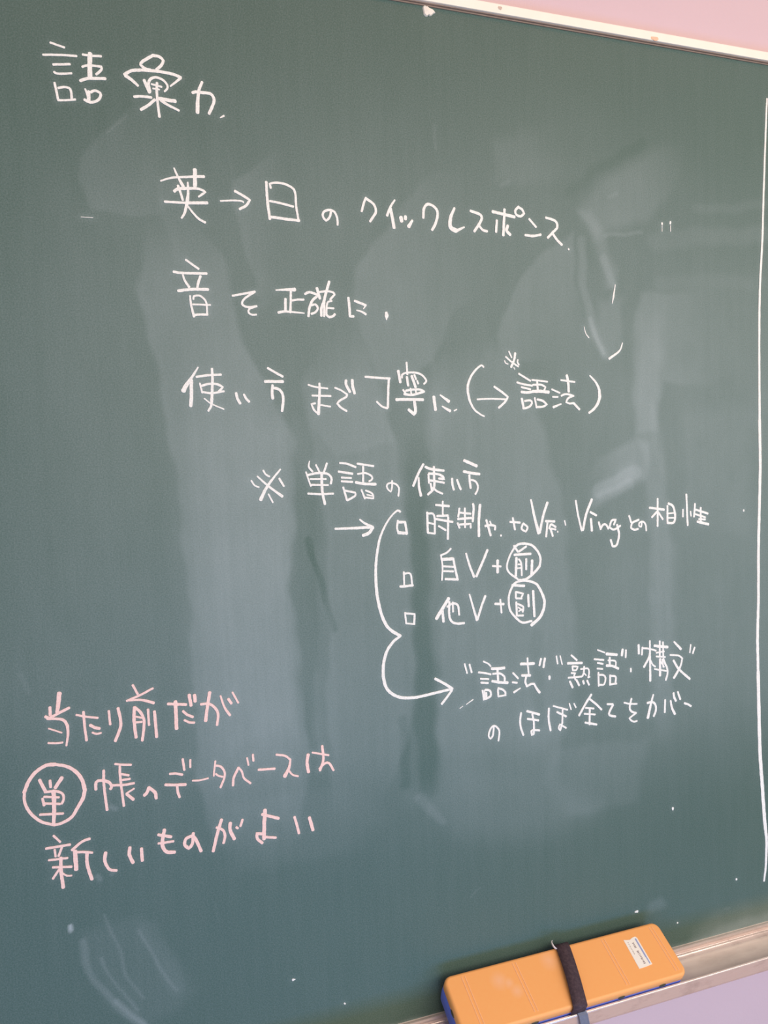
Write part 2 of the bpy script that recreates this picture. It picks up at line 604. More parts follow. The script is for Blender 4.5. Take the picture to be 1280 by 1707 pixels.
288 288 3018 4159 3026 4039
227 229 3072 4184 3132 4213 3186 4189 3199 4092
248 251 3095 4231 3091 4092 3117 4030 3170 4005 3251 4002
207 207 3133 4223 3132 4128
C V
188 274 3319 4287 3354 4159 3394 4019
254 253 3494 4257 3447 4150 3400 4023
C plus_sign
277 279 3606 4166 3699 4156
214 214 3663 4204 3674 4069
C drawn_circle
240 241 4006 4368 3925 4380 3834 4361 3775 4274 3759 4184 3776 4080 3848 3991 3916 3943 4020 3949
261 373 4006 4368 4086 4331 4142 4244 4176 4147 4162 4055 4114 3976 4019 3907
C 副
280 282 3805 4343 3941 4324
238 238 3843 4269 3842 4207
216 217 3849 4268 3928 4246 3908 4212
216 217 3847 4202 3910 4196
238 238 3846 4161 3849 4022
217 218 3863 4142 3925 4107 3918 4056
173 174 3868 4107 3913 4072
217 218 3860 4021 3923 4017
174 174 3873 4066 3910 4083
262 262 3985 4226 3989 4107
284 285 4044 4262 4053 3997
R|white|white chalk row starting with quotation marks and 語法, beside the arrow head
C quotation_mark
192 192 3246 3583 3271 3487
209 209 3300 3572 3321 3489
C 語
178 179 3458 3585 3513 3554 3536 3526
210 212 3400 3479 3468 3464 3535 3443
194 196 3420 3411 3509 3397
211 212 3425 3370 3503 3356
195 195 3438 3286 3451 3189
179 179 3459 3286 3468 3191
244 245 3472 3288 3523 3274 3528 3218 3478 3197
228 228 3480 3256 3480 3209
310 313 3550 3501 3622 3493 3691 3492
262 263 3613 3482 3617 3352
229 231 3561 3445 3638 3440 3689 3402 3692 3359
278 281 3551 3370 3636 3347 3726 3333
213 214 3613 3274 3615 3207
230 231 3617 3289 3669 3267 3698 3236 3695 3209
197 198 3615 3203 3702 3205
C 法
215 216 3792 3426 3849 3363
216 216 3783 3330 3835 3318
150 249 3873 3257 3798 3223
300 302 3885 3510 4037 3498
201 201 3963 3564 3966 3488 3973 3392
284 285 3896 3389 3990 3378
234 235 3943 3372 3932 3318 3948 3268
235 236 3948 3268 4002 3285 4037 3281
219 305 4037 3281 4063 3230 4098 3185
C quotation_mark
253 253 4123 3538 4104 3473
271 271 4169 3537 4150 3447
C middle_dot
272 272 4220 3339 4220 3313
C quotation_mark
188 188 4308 3546 4321 3464
154 154 4353 3545 4376 3451
C 熟
224 225 4490 3535 4556 3476
275 278 4445 3454 4618 3438
207 208 4500 3415 4505 3370
207 208 4502 3415 4566 3405 4547 3369 4510 3371
207 208 4487 3344 4537 3338 4518 3311 4536 3265
207 209 4449 3297 4611 3291
191 193 4603 3373 4691 3369 4705 3322 4694 3270
227 227 4645 3394 4639 3330 4620 3295
157 157 4635 3334 4667 3298
175 175 4690 3273 4713 3276
259 260 4467 3253 4498 3188
243 244 4550 3259 4579 3200
244 244 4630 3241 4637 3211
227 228 4680 3239 4702 3191
C 語
176 177 4817 3557 4906 3519
319 321 4929 3502 5058 3479
211 212 4774 3461 4890 3440
211 212 4814 3416 4880 3398
194 194 4809 3355 4875 3343
229 230 4822 3308 4823 3164
212 212 4836 3282 4883 3276 4911 3240 4891 3172 4834 3175
266 266 4967 3456 4966 3366
195 196 4947 3430 5038 3411 5042 3361
284 286 4927 3374 4999 3362 5075 3324
249 249 4969 3262 4967 3159
231 232 4973 3257 5040 3237 5035 3167
214 215 4972 3162 5049 3161
C quotation_mark
304 304 5134 3527 5124 3465
233 233 5177 3516 5172 3438
C middle_dot
217 217 5238 3305 5238 3272
C quotation_mark
289 289 5343 3555 5344 3461
238 239 5393 3522 5383 3445
C 構
222 292 5491 3586 5491 3405 5491 3140
204 207 5393 3514 5472 3502 5570 3468
274 273 5490 3445 5471 3392 5409 3304
206 207 5498 3365 5526 3314 5558 3291
241 242 5622 3569 5620 3399
225 225 5664 3553 5667 3386
309 312 5551 3525 5725 3492
189 191 5574 3444 5678 3448
207 208 5574 3404 5691 3383
311 312 5625 3367 5620 3184
243 244 5667 3366 5686 3320 5714 3261 5722 3196 5698 3123
173 174 5639 3333 5676 3273
190 191 5549 3264 5723 3220
208 208 5653 3359 5666 3274
C 文
209 316 5816 3541 5906 3451
209 211 5762 3399 5877 3378 5925 3341
211 315 5925 3341 5895 3248 5808 3134
279 284 5805 3330 5876 3226 6024 3096
C quotation_mark
194 194 6042 3485 6029 3398
230 230 6095 3447 6070 3385
R|white|lowest white chalk row, starting with の
C の
205 206 3557 2888 3544 2801 3517 2771 3496 2803 3519 2874 3563 2902 3610 2861 3620 2820 3607 2738
C ほ
230 231 3875 2993 3862 2905 3871 2834 3897 2755
252 254 3947 3003 4090 2948
231 233 3951 2920 4078 2887
232 233 4007 2960 4022 2883 4022 2762
233 234 4021 2752 3997 2740 3992 2786 4020 2792 4087 2778
C ぼ
256 257 4206 2996 4202 2878 4222 2759
193 195 4261 3016 4431 2953
236 238 4305 2945 4413 2884
215 216 4372 2966 4365 2814
216 216 4359 2805 4341 2742 4319 2770 4337 2808 4410 2759
173 173 4455 3016 4475 2952
174 174 4513 3009 4535 2965
C 全
264 262 4730 3078 4664 2999 4574 2872
241 244 4706 3035 4781 2973 4854 2900
197 198 4657 2943 4757 2923
197 199 4639 2881 4773 2856
242 242 4707 2926 4701 2757
241 243 4649 2783 4789 2743
C て
240 241 4930 2948 5000 2937
262 262 5002 2929 4956 2860 4955 2823 5030 2798
C を
203 205 5147 2936 5218 2914 5311 2902
245 246 5241 2968 5217 2872 5239 2827 5299 2800
205 205 5299 2800 5210 2755 5237 2723 5276 2705 5309 2710
C カ
228 352 5530 2974 5507 2910 5454 2726
268 270 5451 2893 5518 2894 5557 2856 5562 2798 5533 2734
C バ
251 251 5688 2896 5681 2758
231 317 5762 2877 5778 2797 5818 2720
295 295 5803 2958 5808 2919 5831 2868
253 254 5860 2966 5877 2920 5892 2879
C long_vowel_mark
255 256 5952 2825 5998 2807 6039 2780
R|pink|upper row of the pink chalk note at the lower left, starting with 当たり前
C 当
392 307 -544 3761 -557 3664 -569 3603
255 255 -623 3650 -624 3583
240 238 -473 3626 -557 3592 -624 3561
254 255 -662 3575 -632 3553
187 258 -649 3553 -576 3545 -520 3524 -494 3475
258 172 -494 3475 -493 3403 -511 3302
136 137 -643 3469 -542 3419
170 171 -652 3345 -587 3334 -540 3333
C た
190 192 -418 3557 -346 3532 -248 3507
225 226 -360 3575 -358 3465 -348 3323
261 263 -312 3452 -276 3426 -239 3412
174 175 -297 3384 -262 3368 -228 3372
C り
211 211 -155 3556 -149 3436
265 265 -78 3569 -63 3470 -67 3397 -114 3284
C 前
213 214 54 3759 91 3676
198 195 221 3710 121 3667 -2 3626
160 271 2 3627 101 3622 170 3601 221 3578
285 287 59 3560 50 3454 59 3291
250 252 63 3559 105 3512 132 3443 128 3360 110 3255
179 179 68 3475 115 3459
197 197 61 3425 113 3422
216 216 171 3526 173 3386
271 272 225 3500 233 3270
C だ
255 258 344 3553 499 3527
329 330 409 3565 408 3452 407 3320
239 241 471 3470 504 3434 553 3406
203 204 479 3386 519 3361 564 3353
295 295 530 3610 542 3514
314 315 577 3602 580 3547
C が
299 299 712 3611 689 3500 664 3355
242 244 630 3512 699 3508 752 3463 777 3402 764 3303
169 246 807 3566 836 3461 883 3378
264 265 876 3528 900 3486
189 190 916 3585 963 3483
R|pink|middle row of the pink chalk note at the lower left, starting with a circled character
C drawn_circle
254 249 -644 2625 -743 2672 -821 2758 -861 2857 -861 2949
306 311 -861 2949 -824 3034 -766 3106 -681 3154 -607 3151
253 337 -607 3151 -515 3118 -443 3055 -400 2975 -384 2889
337 234 -384 2889 -403 2819 -450 2744 -501 2670 -578 2632 -644 2625
C 単
270 271 -737 3035 -697 2931
233 233 -656 3017 -654 2960
313 312 -562 3027 -617 2949
213 215 -702 2924 -619 2918 -565 2888 -558 2836 -574 2802
232 233 -723 2869 -713 2811
194 195 -709 2884 -594 2860
213 215 -707 2825 -588 2801
213 216 -749 2735 -657 2724 -569 2713
370 293 -633 2921 -636 2767 -648 2634
C 帳
259 262 -295 2879 -289 2941 -249 2952 -182 2923 -165 2883 -176 2864
240 242 -223 3035 -227 2904 -212 2681
201 203 -126 3079 -68 3063 5 3051
222 224 -89 3050 -89 2934 -72 2693
202 203 -82 2981 -19 2960
203 203 -75 2927 -11 2927
222 224 -160 2893 -58 2881 21 2882
163 163 -47 2800 19 2834
264 266 -42 2794 9 2737
C の
288 288 104 2758 125 2776 145 2821
288 290 145 2821 195 2770 203 2715
C デ
227 229 331 2916 379 2912 437 2892
269 272 288 2823 360 2809 461 2797
242 243 387 2793 392 2734 405 2691
214 214 447 3033 457 2933
201 201 513 3016 510 2950
C long_vowel_mark
158 160 525 2822 592 2815 663 2822
C タ
175 175 734 2970 724 2908 714 2836
204 205 740 2928 782 2910 812 2857 806 2798 770 2718
175 176 733 2851 757 2829 792 2815
C ベ
240 240 883 2718 893 2788 941 2876
200 202 941 2876 969 2836 986 2772 1044 2712
181 181 1022 2955 1033 2887
202 202 1077 2978 1080 2919
C long_vowel_mark
223 225 1124 2827 1275 2813
C ス
205 207 1296 2944 1377 2921 1426 2877
186 371 1426 2877 1413 2807 1367 2726
186 187 1407 2776 1441 2729 1494 2705
C は
313 314 1599 2898 1585 2821 1596 2730
189 191 1641 2912 1798 2862
253 253 1738 2960 1744 2828 1708 2728
232 234 1704 2745 1758 2789 1801 2782 1841 2709
R|pink|lower row of the pink chalk note at the lower left, starting with 新しい
C 新
189 190 -654 2531 -604 2467
223 226 -718 2430 -528 2429
190 190 -652 2408 -647 2347
208 207 -594 2415 -623 2347
189 191 -702 2324 -554 2315
294 295 -607 2326 -610 2207 -601 2062
207 209 -673 2256 -525 2231
208 207 -625 2228 -678 2157
156 157 -598 2186 -566 2159 -529 2153
246 244 -368 2450 -427 2438 -514 2379
366 367 -491 2363 -489 2201
209 211 -498 2355 -424 2343 -353 2323
281 283 -395 2330 -399 2238 -383 2151 -367 2087
C し
302 233 -244 2300 -253 2227 -221 2146 -162 2123
C い
306 307 -41 2307 -48 2243 -21 2167
290 291 56 2279 58 2170
C も
315 318 259 2413 235 2285 267 2210 337 2192
266 268 206 2378 314 2339
217 219 203 2298 332 2294
C の
296 298 509 2334 495 2235 463 2203 429 2241 443 2296 504 2316 538 2252 570 2157
C が
301 300 765 2414 716 2270 679 2135
250 252 719 2349 773 2317 791 2255 774 2194
328 329 843 2368 840 2298 874 2214
228 228 897 2319 910 2308
229 229 956 2380 935 2325
C よ
361 361 1168 2433 1155 2291 1148 2162
283 286 1141 2398 1292 2332
234 232 1259 2151 1138 2183
284 284 1139 2209 1083 2226 1087 2173 1130 2126
C い
263 264 1444 2317 1462 2248 1481 2154
318 319 1588 2285 1618 2159
R|white|long white chalk line down the right side of the board
C drawn_line
225 310 7139 9593 7122 9295 7087 8499 7070 8032 7035 7494 7025 6954 7029 5999
387 399 7029 5999 7037 5448 7014 4614 7009 3912 6996 3488 7004 3060
478 490 7004 3060 7030 2136 7066 1680 7102 1234
490 247 7102 1234 7129 1009 7120 715 7092 513
R|white|small stray white chalk ticks and specks scattered over the board
C chalk_tick
211 211 5700 8124 5700 8112
212 212 5810 8144 5806 8125
70 70 5700 8099 5699 8035
71 71 5809 8106 5809 8043
C chalk_tick
138 275 5178 6835 5139 6752 5010 6668
C chalk_tick
103 205 5096 7442 5072 7316
205 68 5072 7316 5056 7247
C chalk_tick
67 135 4706 6993 4726 6925 4762 6882
C chalk_tick
303 152 5781 1637 5781 1616
C chalk_speck
241 241 6679 621 6679 614
C chalk_speck
193 193 5831 279 5835 278
C chalk_speck
149 298 5258 535 5290 535
C chalk_tick
77 77 3180 3133 3214 3153
77 129 3254 3166 3329 3206
C chalk_speck
235 59 1368 730 1391 730
C chalk_speck
193 193 6797 4973 6797 4960
C chalk_speck
153 153 1868 364 1874 356
C chalk_tick
48 48 -164 7770 -70 7771
"""
DUST_AND_LIGHT = """
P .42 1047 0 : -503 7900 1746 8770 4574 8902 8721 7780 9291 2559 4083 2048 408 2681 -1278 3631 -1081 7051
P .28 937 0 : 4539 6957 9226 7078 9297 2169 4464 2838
P .44 38 1 : 338 7715 601 7987 1001 7498 1099 6922 1270 6497 1577 5839 1569 5340 1491 4503 1556 3815 1599 2652 1490 2085 1022 1828 655 2244 578 2931 584 3650 557 4795 527 5279 469 5915 400 6386 324 6798 274 7205
P .3 249 1 : 527 6386 1642 6060 1864 2608 573 2820
P .3 27 0 1130 7663 1591 7638 : 1094 8182 1626 8546 1701 7590 1347 7036 1277 7194 1228 7457 1161 7770
S .12 16 16 : 1075 8491 1085 8233
P .16 26 0 513 7726 845 7749 : 475 8078 812 8158 888 7544 775 7330 585 7424 516 7676
P .32 35 1 : 2019 6948 2310 6844 2486 6336 2577 5731 2679 4997 2697 4166 2683 3084 2342 2287 1847 2136 1796 3206 1856 4358 1838 5158 1748 5836 1655 6390
P .2 34 0 2134 6054 1486 6390 : 2209 7343 2237 6954 2361 6563 2482 6210 2549 5819 1975 5718 1329 6605 1688 7265
P -.25 57 1 : 1563 5784 1787 5667 1762 4366 1630 2705 1514 2724 1498 4389
S -.35 58 35 : 1656 4942 1761 4652 1865 4300 1886 4067
P -.32 50 1 : 2667 5816 3124 6102 3027 4257 2887 2316 2710 1852 2696 3082 2720 4283
S -.25 99 62 : 2588 3097 2555 2433
P .42 65 1 : 2948 6627 3704 6876 4031 6277 4200 6000 4366 5406 4462 4770 4551 3608 4304 2207 2980 2113 2885 4269 2891 5341
P .1 240 1 : 2007 6615 2847 6395 3220 6042 2801 4872 2184 4910
S -.16 135 81 : 4069 3787 4086 2890
P .34 36 0 2394 7574 3663 7937 : 2205 7232 2274 7540 2399 7714 2555 7891 3031 8405 3952 8838 4201 7734 3249 7099 2980 6628 2476 6393 2251 6842
P .32 44 0 5547 6919 6725 6947 : 5436 7362 6147 7430 7069 7495 6982 6682 6304 6407 5698 6405 5614 5885 5341 5889 5300 6913
P .34 72 1 : 5391 7423 5748 7439 5660 6534 5637 5884 5780 5023 5835 4013 5778 2242 5519 2282 5515 4041 5475 5366 5357 5889
P .42 49 0 5338 5630 4580 5208 : 4650 5014 4745 5424 4882 5610 5341 5857 5510 5756 5475 5398 5179 5247 4873 5067
P .3 84 0 : 4764 5232 5299 5599 5429 5432 5103 5282 4874 5099
S .4 154 56 : 4876 5246 5336 5468
S .36 112 70 : 4800 5135 5257 5334
S .34 94 61 : 4692 7884 4721 7456 4794 7026 4886 6810 4944 6717
S .45 47 27 : 4773 7088 4843 6903 4922 6729
P .36 54 0 : 4654 8174 4813 8198 4920 8021 5004 7749 5136 7569 5103 7411 4999 7419 4915 7713 4809 7953
S .34 82 54 : 4959 7715 5074 7441
P .3 68 0 : 4908 7279 5207 7290 5124 6783 4936 6667 4792 6902
P .34 82 0 5297 8358 6319 8889 : 4633 8184 5001 8519 5378 8787 5763 8961 5998 8922 5836 8464 5522 8156 5067 8000 4845 7893
S .35 34 41 : 4955 7931 5216 7966 5444 8006
S .25 27 34 : 5035 8325 5162 8397
P .34 33 0 4058 7486 4829 6902 : 3704 6876 3849 7298 4059 7546 4200 7673 4449 7869 4593 7969 4623 7636 4650 7145 4789 6715 4677 6619 4039 6642 3767 6698
P .2 76 0 3701 6757 3689 6278 : 3496 6575 3649 6827 3799 6639 3896 6398 3490 6337
S .2 190 117 : 5597 7940 6478 8028 7070 8098
S .15 103 74 : 6153 8297 7113 8435
S .12 147 103 : 5670 7499 7069 7562
P .22 91 0 3876 8480 4577 9022 : 3708 8407 3716 8756 4089 8940 4649 9119 5458 9147 5380 8954 4639 8548 3941 8357
S -.12 107 80 : 4565 8360 5003 8672 5455 8962
S .25 38 38 : 3772 8343 3840 8383
P .24 25 0 -25 8184 879 8522 : -172 8073 -115 8264 -12 8440 113 8566 315 8762 806 9172 1325 9138 940 8733 821 8363 493 7827 -90 7834
P .1 149 0 : -88 7884 462 8228 647 7889 137 7601
S .22 19 19 : 86 8510 212 8627
S .2 30 24 : 3058 8887 3061 8775 3077 8664
S .45 58 42 : -486 1517 -382 1135 -196 837 98 531
S .35 26 21 : -292 1745 -193 1419 -105 1148 12 894
S .4 26 21 : -322 1340 -186 1040 -45 796
S .5 48 27 : -218 915 1 665
S .35 27 22 : -9 1542 140 1199 328 925
S .12 162 76 : 69 1552 329 953
P .16 74 0 : -506 1603 -2 1680 485 856 -3 587 -294 891
S .2 39 39 : -844 3982 -806 3824
S .5 46 26 : -193 2720 -164 2699
S .5 41 21 : -293 2110 -275 2074
S .35 31 16 : -184 2104 -174 2097
P .25 200 0 : 2659 2293 3122 2464 4088 2307 4822 1786 4073 1592 3105 1839
S .3 89 64 : 2723 2282 2976 1989
S .3 13 13 : 3255 1142 3291 1198 3339 1233
S .2 13 13 : 2884 1077 2905 1104
S .2 11 11 : 692 1610 696 1437
S .3 136 91 : 5475 522 5598 544
S .25 24 24 : 6511 285 6581 277
S .9 128 144 : 5757 -60 6439 -5 7248 39
S .6 325 325 : 6266 50 7248 107
S .5 70 116 : -1305 -15 285 -11 2015 -34 2886 -20
S .4 51 64 : 2015 -22 2919 -16
P .12 151 1 : 5976 6275 6895 6273 6892 4621 5963 4678
P .2 99 1 : 4239 2609 5457 2496 5288 1703 4443 1721 4123 2237
P .14 175 1 : 726 2626 1864 2608 2338 2166 1834 1780 914 1908
S 2.6 36 15 : -575 1684 -577 1647
S -.8 15 10 : -574 1646 -575 1635
"""

def smooth_line(P):
    """Catmull-Rom through the points, keeping sharp corners"""
    P = [Vector(p) for p in P]
    if len(P) == 2: segs = [P]
    else:
        segs = []; cur = [P[0]]
        for i in range(1, len(P) - 1):
            cur.append(P[i])
            if (P[i] - P[i - 1]).angle(P[i + 1] - P[i], 0) > math.radians(78): segs.append(cur); cur = [P[i]]
        cur.append(P[-1]); segs.append(cur)
    out = []
    for S in segs:
        E = [S[0] * 2 - S[1]] + S + [S[-1] * 2 - S[-2]]
        for i in range(1, len(E) - 2):
            p0, p1, p2, p3 = E[i - 1:i + 3]
            n = max(2, min(14, int((p2 - p1).length / 0.0016)))
            for j in range(n):
                t = j / n
                out.append(0.5 * ((2 * p1) + (p2 - p0) * t + (2 * p0 - 5 * p1 + 4 * p2 - p3) * t * t + (3 * p1 - p0 - 3 * p2 + p3) * t ** 3))
    out.append(P[-1])
    return out

ALL_LINES = []
def stroke(bm, pts, w0, w1, y):
    L = smooth_line(pts); ALL_LINES.append((L, (w0 + w1) / 2))
    n = len(L)
    if n < 2: return
    d = [(L[min(i + 1, n - 1)] - L[max(i - 1, 0)]) for i in range(n)]
    d = [q.normalized() if q.length > 1e-9 else Vector((1, 0)) for q in d]
    left, right = [], []
    for i in range(n):
        t = i / (n - 1); h = (w0 * (1 - t) + w1 * t) / 2
        nx = Vector((-d[i].y, d[i].x))
        left.append(L[i] + nx * h * random.uniform(0.88, 1.07)); right.append(L[i] - nx * h * random.uniform(0.88, 1.07))
    def cap(c, dr, h):
        nx = Vector((-dr.y, dr.x))
        return [c + nx * h * math.cos(a) + dr * h * 0.8 * math.sin(a) for a in (0.5, 1.05, 1.57, 2.09, 2.64)]
    A = cap(L[-1], d[-1], w1 / 2)
    B = cap(L[0], -d[0], w0 / 2)
    # ribbon faces
    mk = lambda p, yy: bm.verts.new((p.x, yy, p.y))
    yf = lambda i: y - 0.00008 * i / n
    lt = [mk(p, yf(i)) for i, p in enumerate(left)]; rt = [mk(p, yf(i)) for i, p in enumerate(right)]
    lb = [mk(p, 0.0) for p in left]; rb = [mk(p, 0.0) for p in right]
    for i in range(n - 1):
        bm.faces.new((lt[i], rt[i], rt[i + 1], lt[i + 1]))
        bm.faces.new((lb[i], lt[i], lt[i + 1], lb[i + 1])); bm.faces.new((rt[i], rb[i], rb[i + 1], rt[i + 1]))
    for cp, a, b, ab, bb, yc in ((A, lt[-1], rt[-1], lb[-1], rb[-1], yf(n - 1)), (B, rt[0], lt[0], rb[0], lb[0], y)):
        top = [a] + [mk(p, yc) for p in cp] + [b]; bot = [ab] + [mk(p, 0.0) for p in cp] + [bb]
        bm.faces.new(top[::-1])
        for i in range(len(top) - 1): bm.faces.new((top[i], bot[i], bot[i + 1], top[i + 1]))

# ------------------------------------------------------------------ blackboard
board = empty('blackboard', ((BX0 + BX1) / 2, 0.0, ZB))
board['label'] = 'large green blackboard covered with white and pink chalk handwriting, fixed to the wall'
board['category'] = 'blackboard'

row = None; rowcol = None; chars = []
for line in WRITING.strip().splitlines():
    if line[0] == 'R':
        _, rowcol, lab = line.split('|'); row = empty('chalk_writing', (0, 0, ZB), board); row['label'] = lab; first = True
    elif line[0] == 'C':
        nm = line[2:]; ascii_ = nm.isascii()
        chars.append(dict(name=(nm if len(nm) > 1 else 'chalk_letter') if ascii_ else 'chalk_character',
                          label=None if ascii_ and len(nm) > 1 else 'handwritten %s %s in %s chalk' % ('letter' if ascii_ else 'character', nm, rowcol),
                          row=row, col=rowcol, st=[]))
    else:
        v = [int(q) for q in line.split()]
        chars[-1]['st'].append((v[0] * 1e-5, v[1] * 1e-5, [(v[i] * 1e-4, v[i + 1] * 1e-4) for i in range(2, len(v), 2)]))
rows_first = {}
for c in chars:
    bm = bmesh.new(); yy = -0.00035
    xs = [p[0] for s in c['st'] for p in s[2]]; zs = [p[1] for s in c['st'] for p in s[2]]
    cx, cz = sum(xs) / len(xs), sum(zs) / len(zs)
    for w0, w1, pts in c['st']:
        stroke(bm, [(x, z + ZB) for x, z in pts], w0, w1, yy); yy -= 0.00001 + 0.00001 * (len(c['st']) < 12)
    for v in bm.verts: v.co -= Vector((cx, 0, cz + ZB))
    me = bpy.data.meshes.new(c['name']); bmesh.ops.recalc_face_normals(bm, faces=bm.faces); bm.to_mesh(me); bm.free()
    me.materials.append(M_WHITE if c['col'] == 'white' else M_PINK)
    o = bpy.data.objects.new(c['name'], me); COL.objects.link(o); o.parent = c['row']
    o.location = Vector((cx, -0.0001, cz + ZB)) - c['row'].matrix_world.translation
    if c['label']: o['label'] = c['label']

# writing surface with a fine grid that carries chalk dust and the painted centre brightness
xs = np.concatenate([np.linspace(BX0, -0.24, 18)[:-1], np.arange(-0.24, 0.86, 0.0016), np.linspace(0.862, BX1, 18)])
zs = np.linspace(ZB, ZT, 626)
GX, GZ = np.meshgrid(xs, zs)                      # (nz, nx)
rs = np.random.RandomState(3)
wx = GX + 0.0016 * np.sin(GZ * 61 + GX * 23) + 0.0011 * np.sin(GZ * 151 + 1.3 + GX * 77)
wz = GZ - ZB + 0.0016 * np.sin(GX * 57 + 0.7 + GZ * 19) + 0.0010 * np.sin(GX * 163 + GZ * 37)
def streaks(freq, seed):
    r = np.random.RandomState(seed); n = int(4.2 * freq); t = r.rand(n)
    xx = (GX + 1.4 + 0.010 * np.sin(GZ * 5 + GX * 9)) * freq
    i = np.clip(np.floor(xx).astype(int), 0, n - 2); f = xx - np.floor(xx); f = f * f * (3 - 2 * f)
    return t[i] * (1 - f) + t[i + 1] * f
STR = 0.70 + 0.30 * streaks(30, 1) + 0.16 * streaks(110, 2) + 0.14 * streaks(330, 5)
def seg_dist(px, pz, pts, closed):
    D = np.full(px.shape, 1e9); inside = np.zeros(px.shape, bool); n = len(pts)
    for i in range(n if closed else n - 1):
        ax, az = pts[i]; bx, bz = pts[(i + 1) % n]; ex, ez = bx - ax, bz - az
        t = np.clip(((px - ax) * ex + (pz - az) * ez) / (ex * ex + ez * ez + 1e-12), 0, 1)
        D = np.minimum(D, np.hypot(px - ax - t * ex, pz - az - t * ez))
        if closed and abs(ez) > 1e-9:
            c = (az > pz) != (bz > pz); inside ^= c & (px < ax + (pz - az) * ex / ez)
    return D, inside
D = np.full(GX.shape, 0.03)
for line in DUST_AND_LIGHT.strip().splitlines():
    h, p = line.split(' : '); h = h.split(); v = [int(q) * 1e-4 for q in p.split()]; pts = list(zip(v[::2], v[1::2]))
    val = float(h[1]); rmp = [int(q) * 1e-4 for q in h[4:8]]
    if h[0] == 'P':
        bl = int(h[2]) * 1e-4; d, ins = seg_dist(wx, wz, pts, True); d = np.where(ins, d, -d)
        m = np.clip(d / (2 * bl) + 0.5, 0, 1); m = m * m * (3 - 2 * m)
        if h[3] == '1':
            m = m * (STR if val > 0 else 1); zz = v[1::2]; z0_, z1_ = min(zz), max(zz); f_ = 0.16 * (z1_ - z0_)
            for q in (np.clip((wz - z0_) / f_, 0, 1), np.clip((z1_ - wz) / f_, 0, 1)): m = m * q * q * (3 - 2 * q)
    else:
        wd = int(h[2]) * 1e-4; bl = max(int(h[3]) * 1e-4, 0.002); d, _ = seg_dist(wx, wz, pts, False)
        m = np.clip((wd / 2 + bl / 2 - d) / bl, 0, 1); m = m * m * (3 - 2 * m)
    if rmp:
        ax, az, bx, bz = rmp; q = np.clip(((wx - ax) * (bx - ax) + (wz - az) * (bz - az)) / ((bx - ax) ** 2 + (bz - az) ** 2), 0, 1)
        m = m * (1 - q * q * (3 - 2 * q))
    D += 0.175 * val * m  # real swipes, plus broad patches painting the middle and right brighter
# fine dust fallen around every chalk stroke
H = np.zeros(GX.shape)
for L, wd in ALL_LINES:
    r = 0.007; ax = [p.x for p in L]; az = [p.y for p in L]
    i0, i1 = np.searchsorted(xs, (min(ax) - r, max(ax) + r)); j0, j1 = np.searchsorted(zs, (min(az) - r, max(az) + r))
    if i1 <= i0 or j1 <= j0: continue
    step = max(1, len(L) // 10); pl = [(p.x, p.y) for p in L[::step]] + [(L[-1].x, L[-1].y)]
    d, _ = seg_dist(GX[j0:j1, i0:i1], GZ[j0:j1, i0:i1], pl, False)
    H[j0:j1, i0:i1] += 0.05 * np.clip(1 - d / r, 0, 1) ** 2
D += np.minimum(H, 0.10)
D = np.clip(D, 0.0, 0.6)
nz_, nx_ = GX.shape
V = np.stack([GX, np.zeros_like(GX), GZ], -1).reshape(-1, 3)
idx = np.arange(nz_ * nx_).reshape(nz_, nx_)
F = np.stack([idx[:-1, :-1], idx[:-1, 1:], idx[1:, 1:], idx[1:, :-1]], -1).reshape(-1, 4)
me = bpy.data.meshes.new('writing_surface')
# closed panel: front grid plus back and edge faces
nb = len(V); back = np.array([(BX0, 0.0155, ZB), (BX1, 0.0155, ZB), (BX1, 0.0155, ZT), (BX0, 0.0155, ZT)])
me.from_pydata(np.concatenate([V, back]).tolist(), [], F.tolist() + [[nb + 3, nb + 2, nb + 1, nb],
    [nb, nb + 1] + idx[0, ::-1].tolist(), [nb + 2, nb + 3] + idx[-1, :].tolist()])
a = me.attributes.new('chalk_dust_and_light', 'FLOAT', 'POINT'); a.data.foreach_set('value', np.concatenate([D.reshape(-1), np.zeros(4)]).astype(np.float32))
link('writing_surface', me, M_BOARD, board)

# aluminium top frame, rubber gasket, side frames
bm = bmesh.new(); box(bm, BX0 - 0.012, BX1 + 0.012, -0.0060, 0.0155, ZT - 0.0022, ZT + 0.0069, 0.0010); link('top_frame', bm, M_FRAME, board)
bm = bmesh.new(); box(bm, BX0, BX1, -0.0034, 0.0, ZT - 0.0030, ZT - 0.0022, 0.0003); box(bm, BX0, BX1, -0.0014, 0.0, ZT - 0.0042, ZT - 0.0030, 0.0004)
link('rubber_gasket', bm, M_GASKET, board)
for x in (BX0 - 0.012, BX1):
    bm = bmesh.new(); box(bm, x, x + 0.012, -0.0060, 0.0155, ZB - 0.008, ZT + 0.0069, 0.0010); link('side_frame', bm, M_FRAME, board)
# marks on the top frame
def patch(name, cx, y, cz, r, asp, mat, parent, th=0.0003, n=14, seed=1):
    rr = random.Random(seed); bm = bmesh.new(); vs = []
    for i in range(n):
        a_ = 2 * math.pi * i / n; q = r * rr.uniform(0.6, 1.1); vs.append((cx + math.cos(a_) * q * asp, cz + math.sin(a_) * q))
    f = [bm.verts.new((x, y - th, z)) for x, z in vs]; b = [bm.verts.new((x, y + 0.0002, z)) for x, z in vs]
    bm.faces.new(f)
    for i in range(n): bm.faces.new((f[i], b[i], b[(i + 1) % n], f[(i + 1) % n]))
    return link(name, bm, mat, parent)
patch('paint_stain', 0.5590, -0.0060, ZT - 0.0002, 0.0028, 2.0, M_STAIN, board, seed=4)
patch('paint_stain', 0.3770, -0.0060, ZT + 0.0030, 0.0020, 1.2, M_GRIME, board, seed=6)

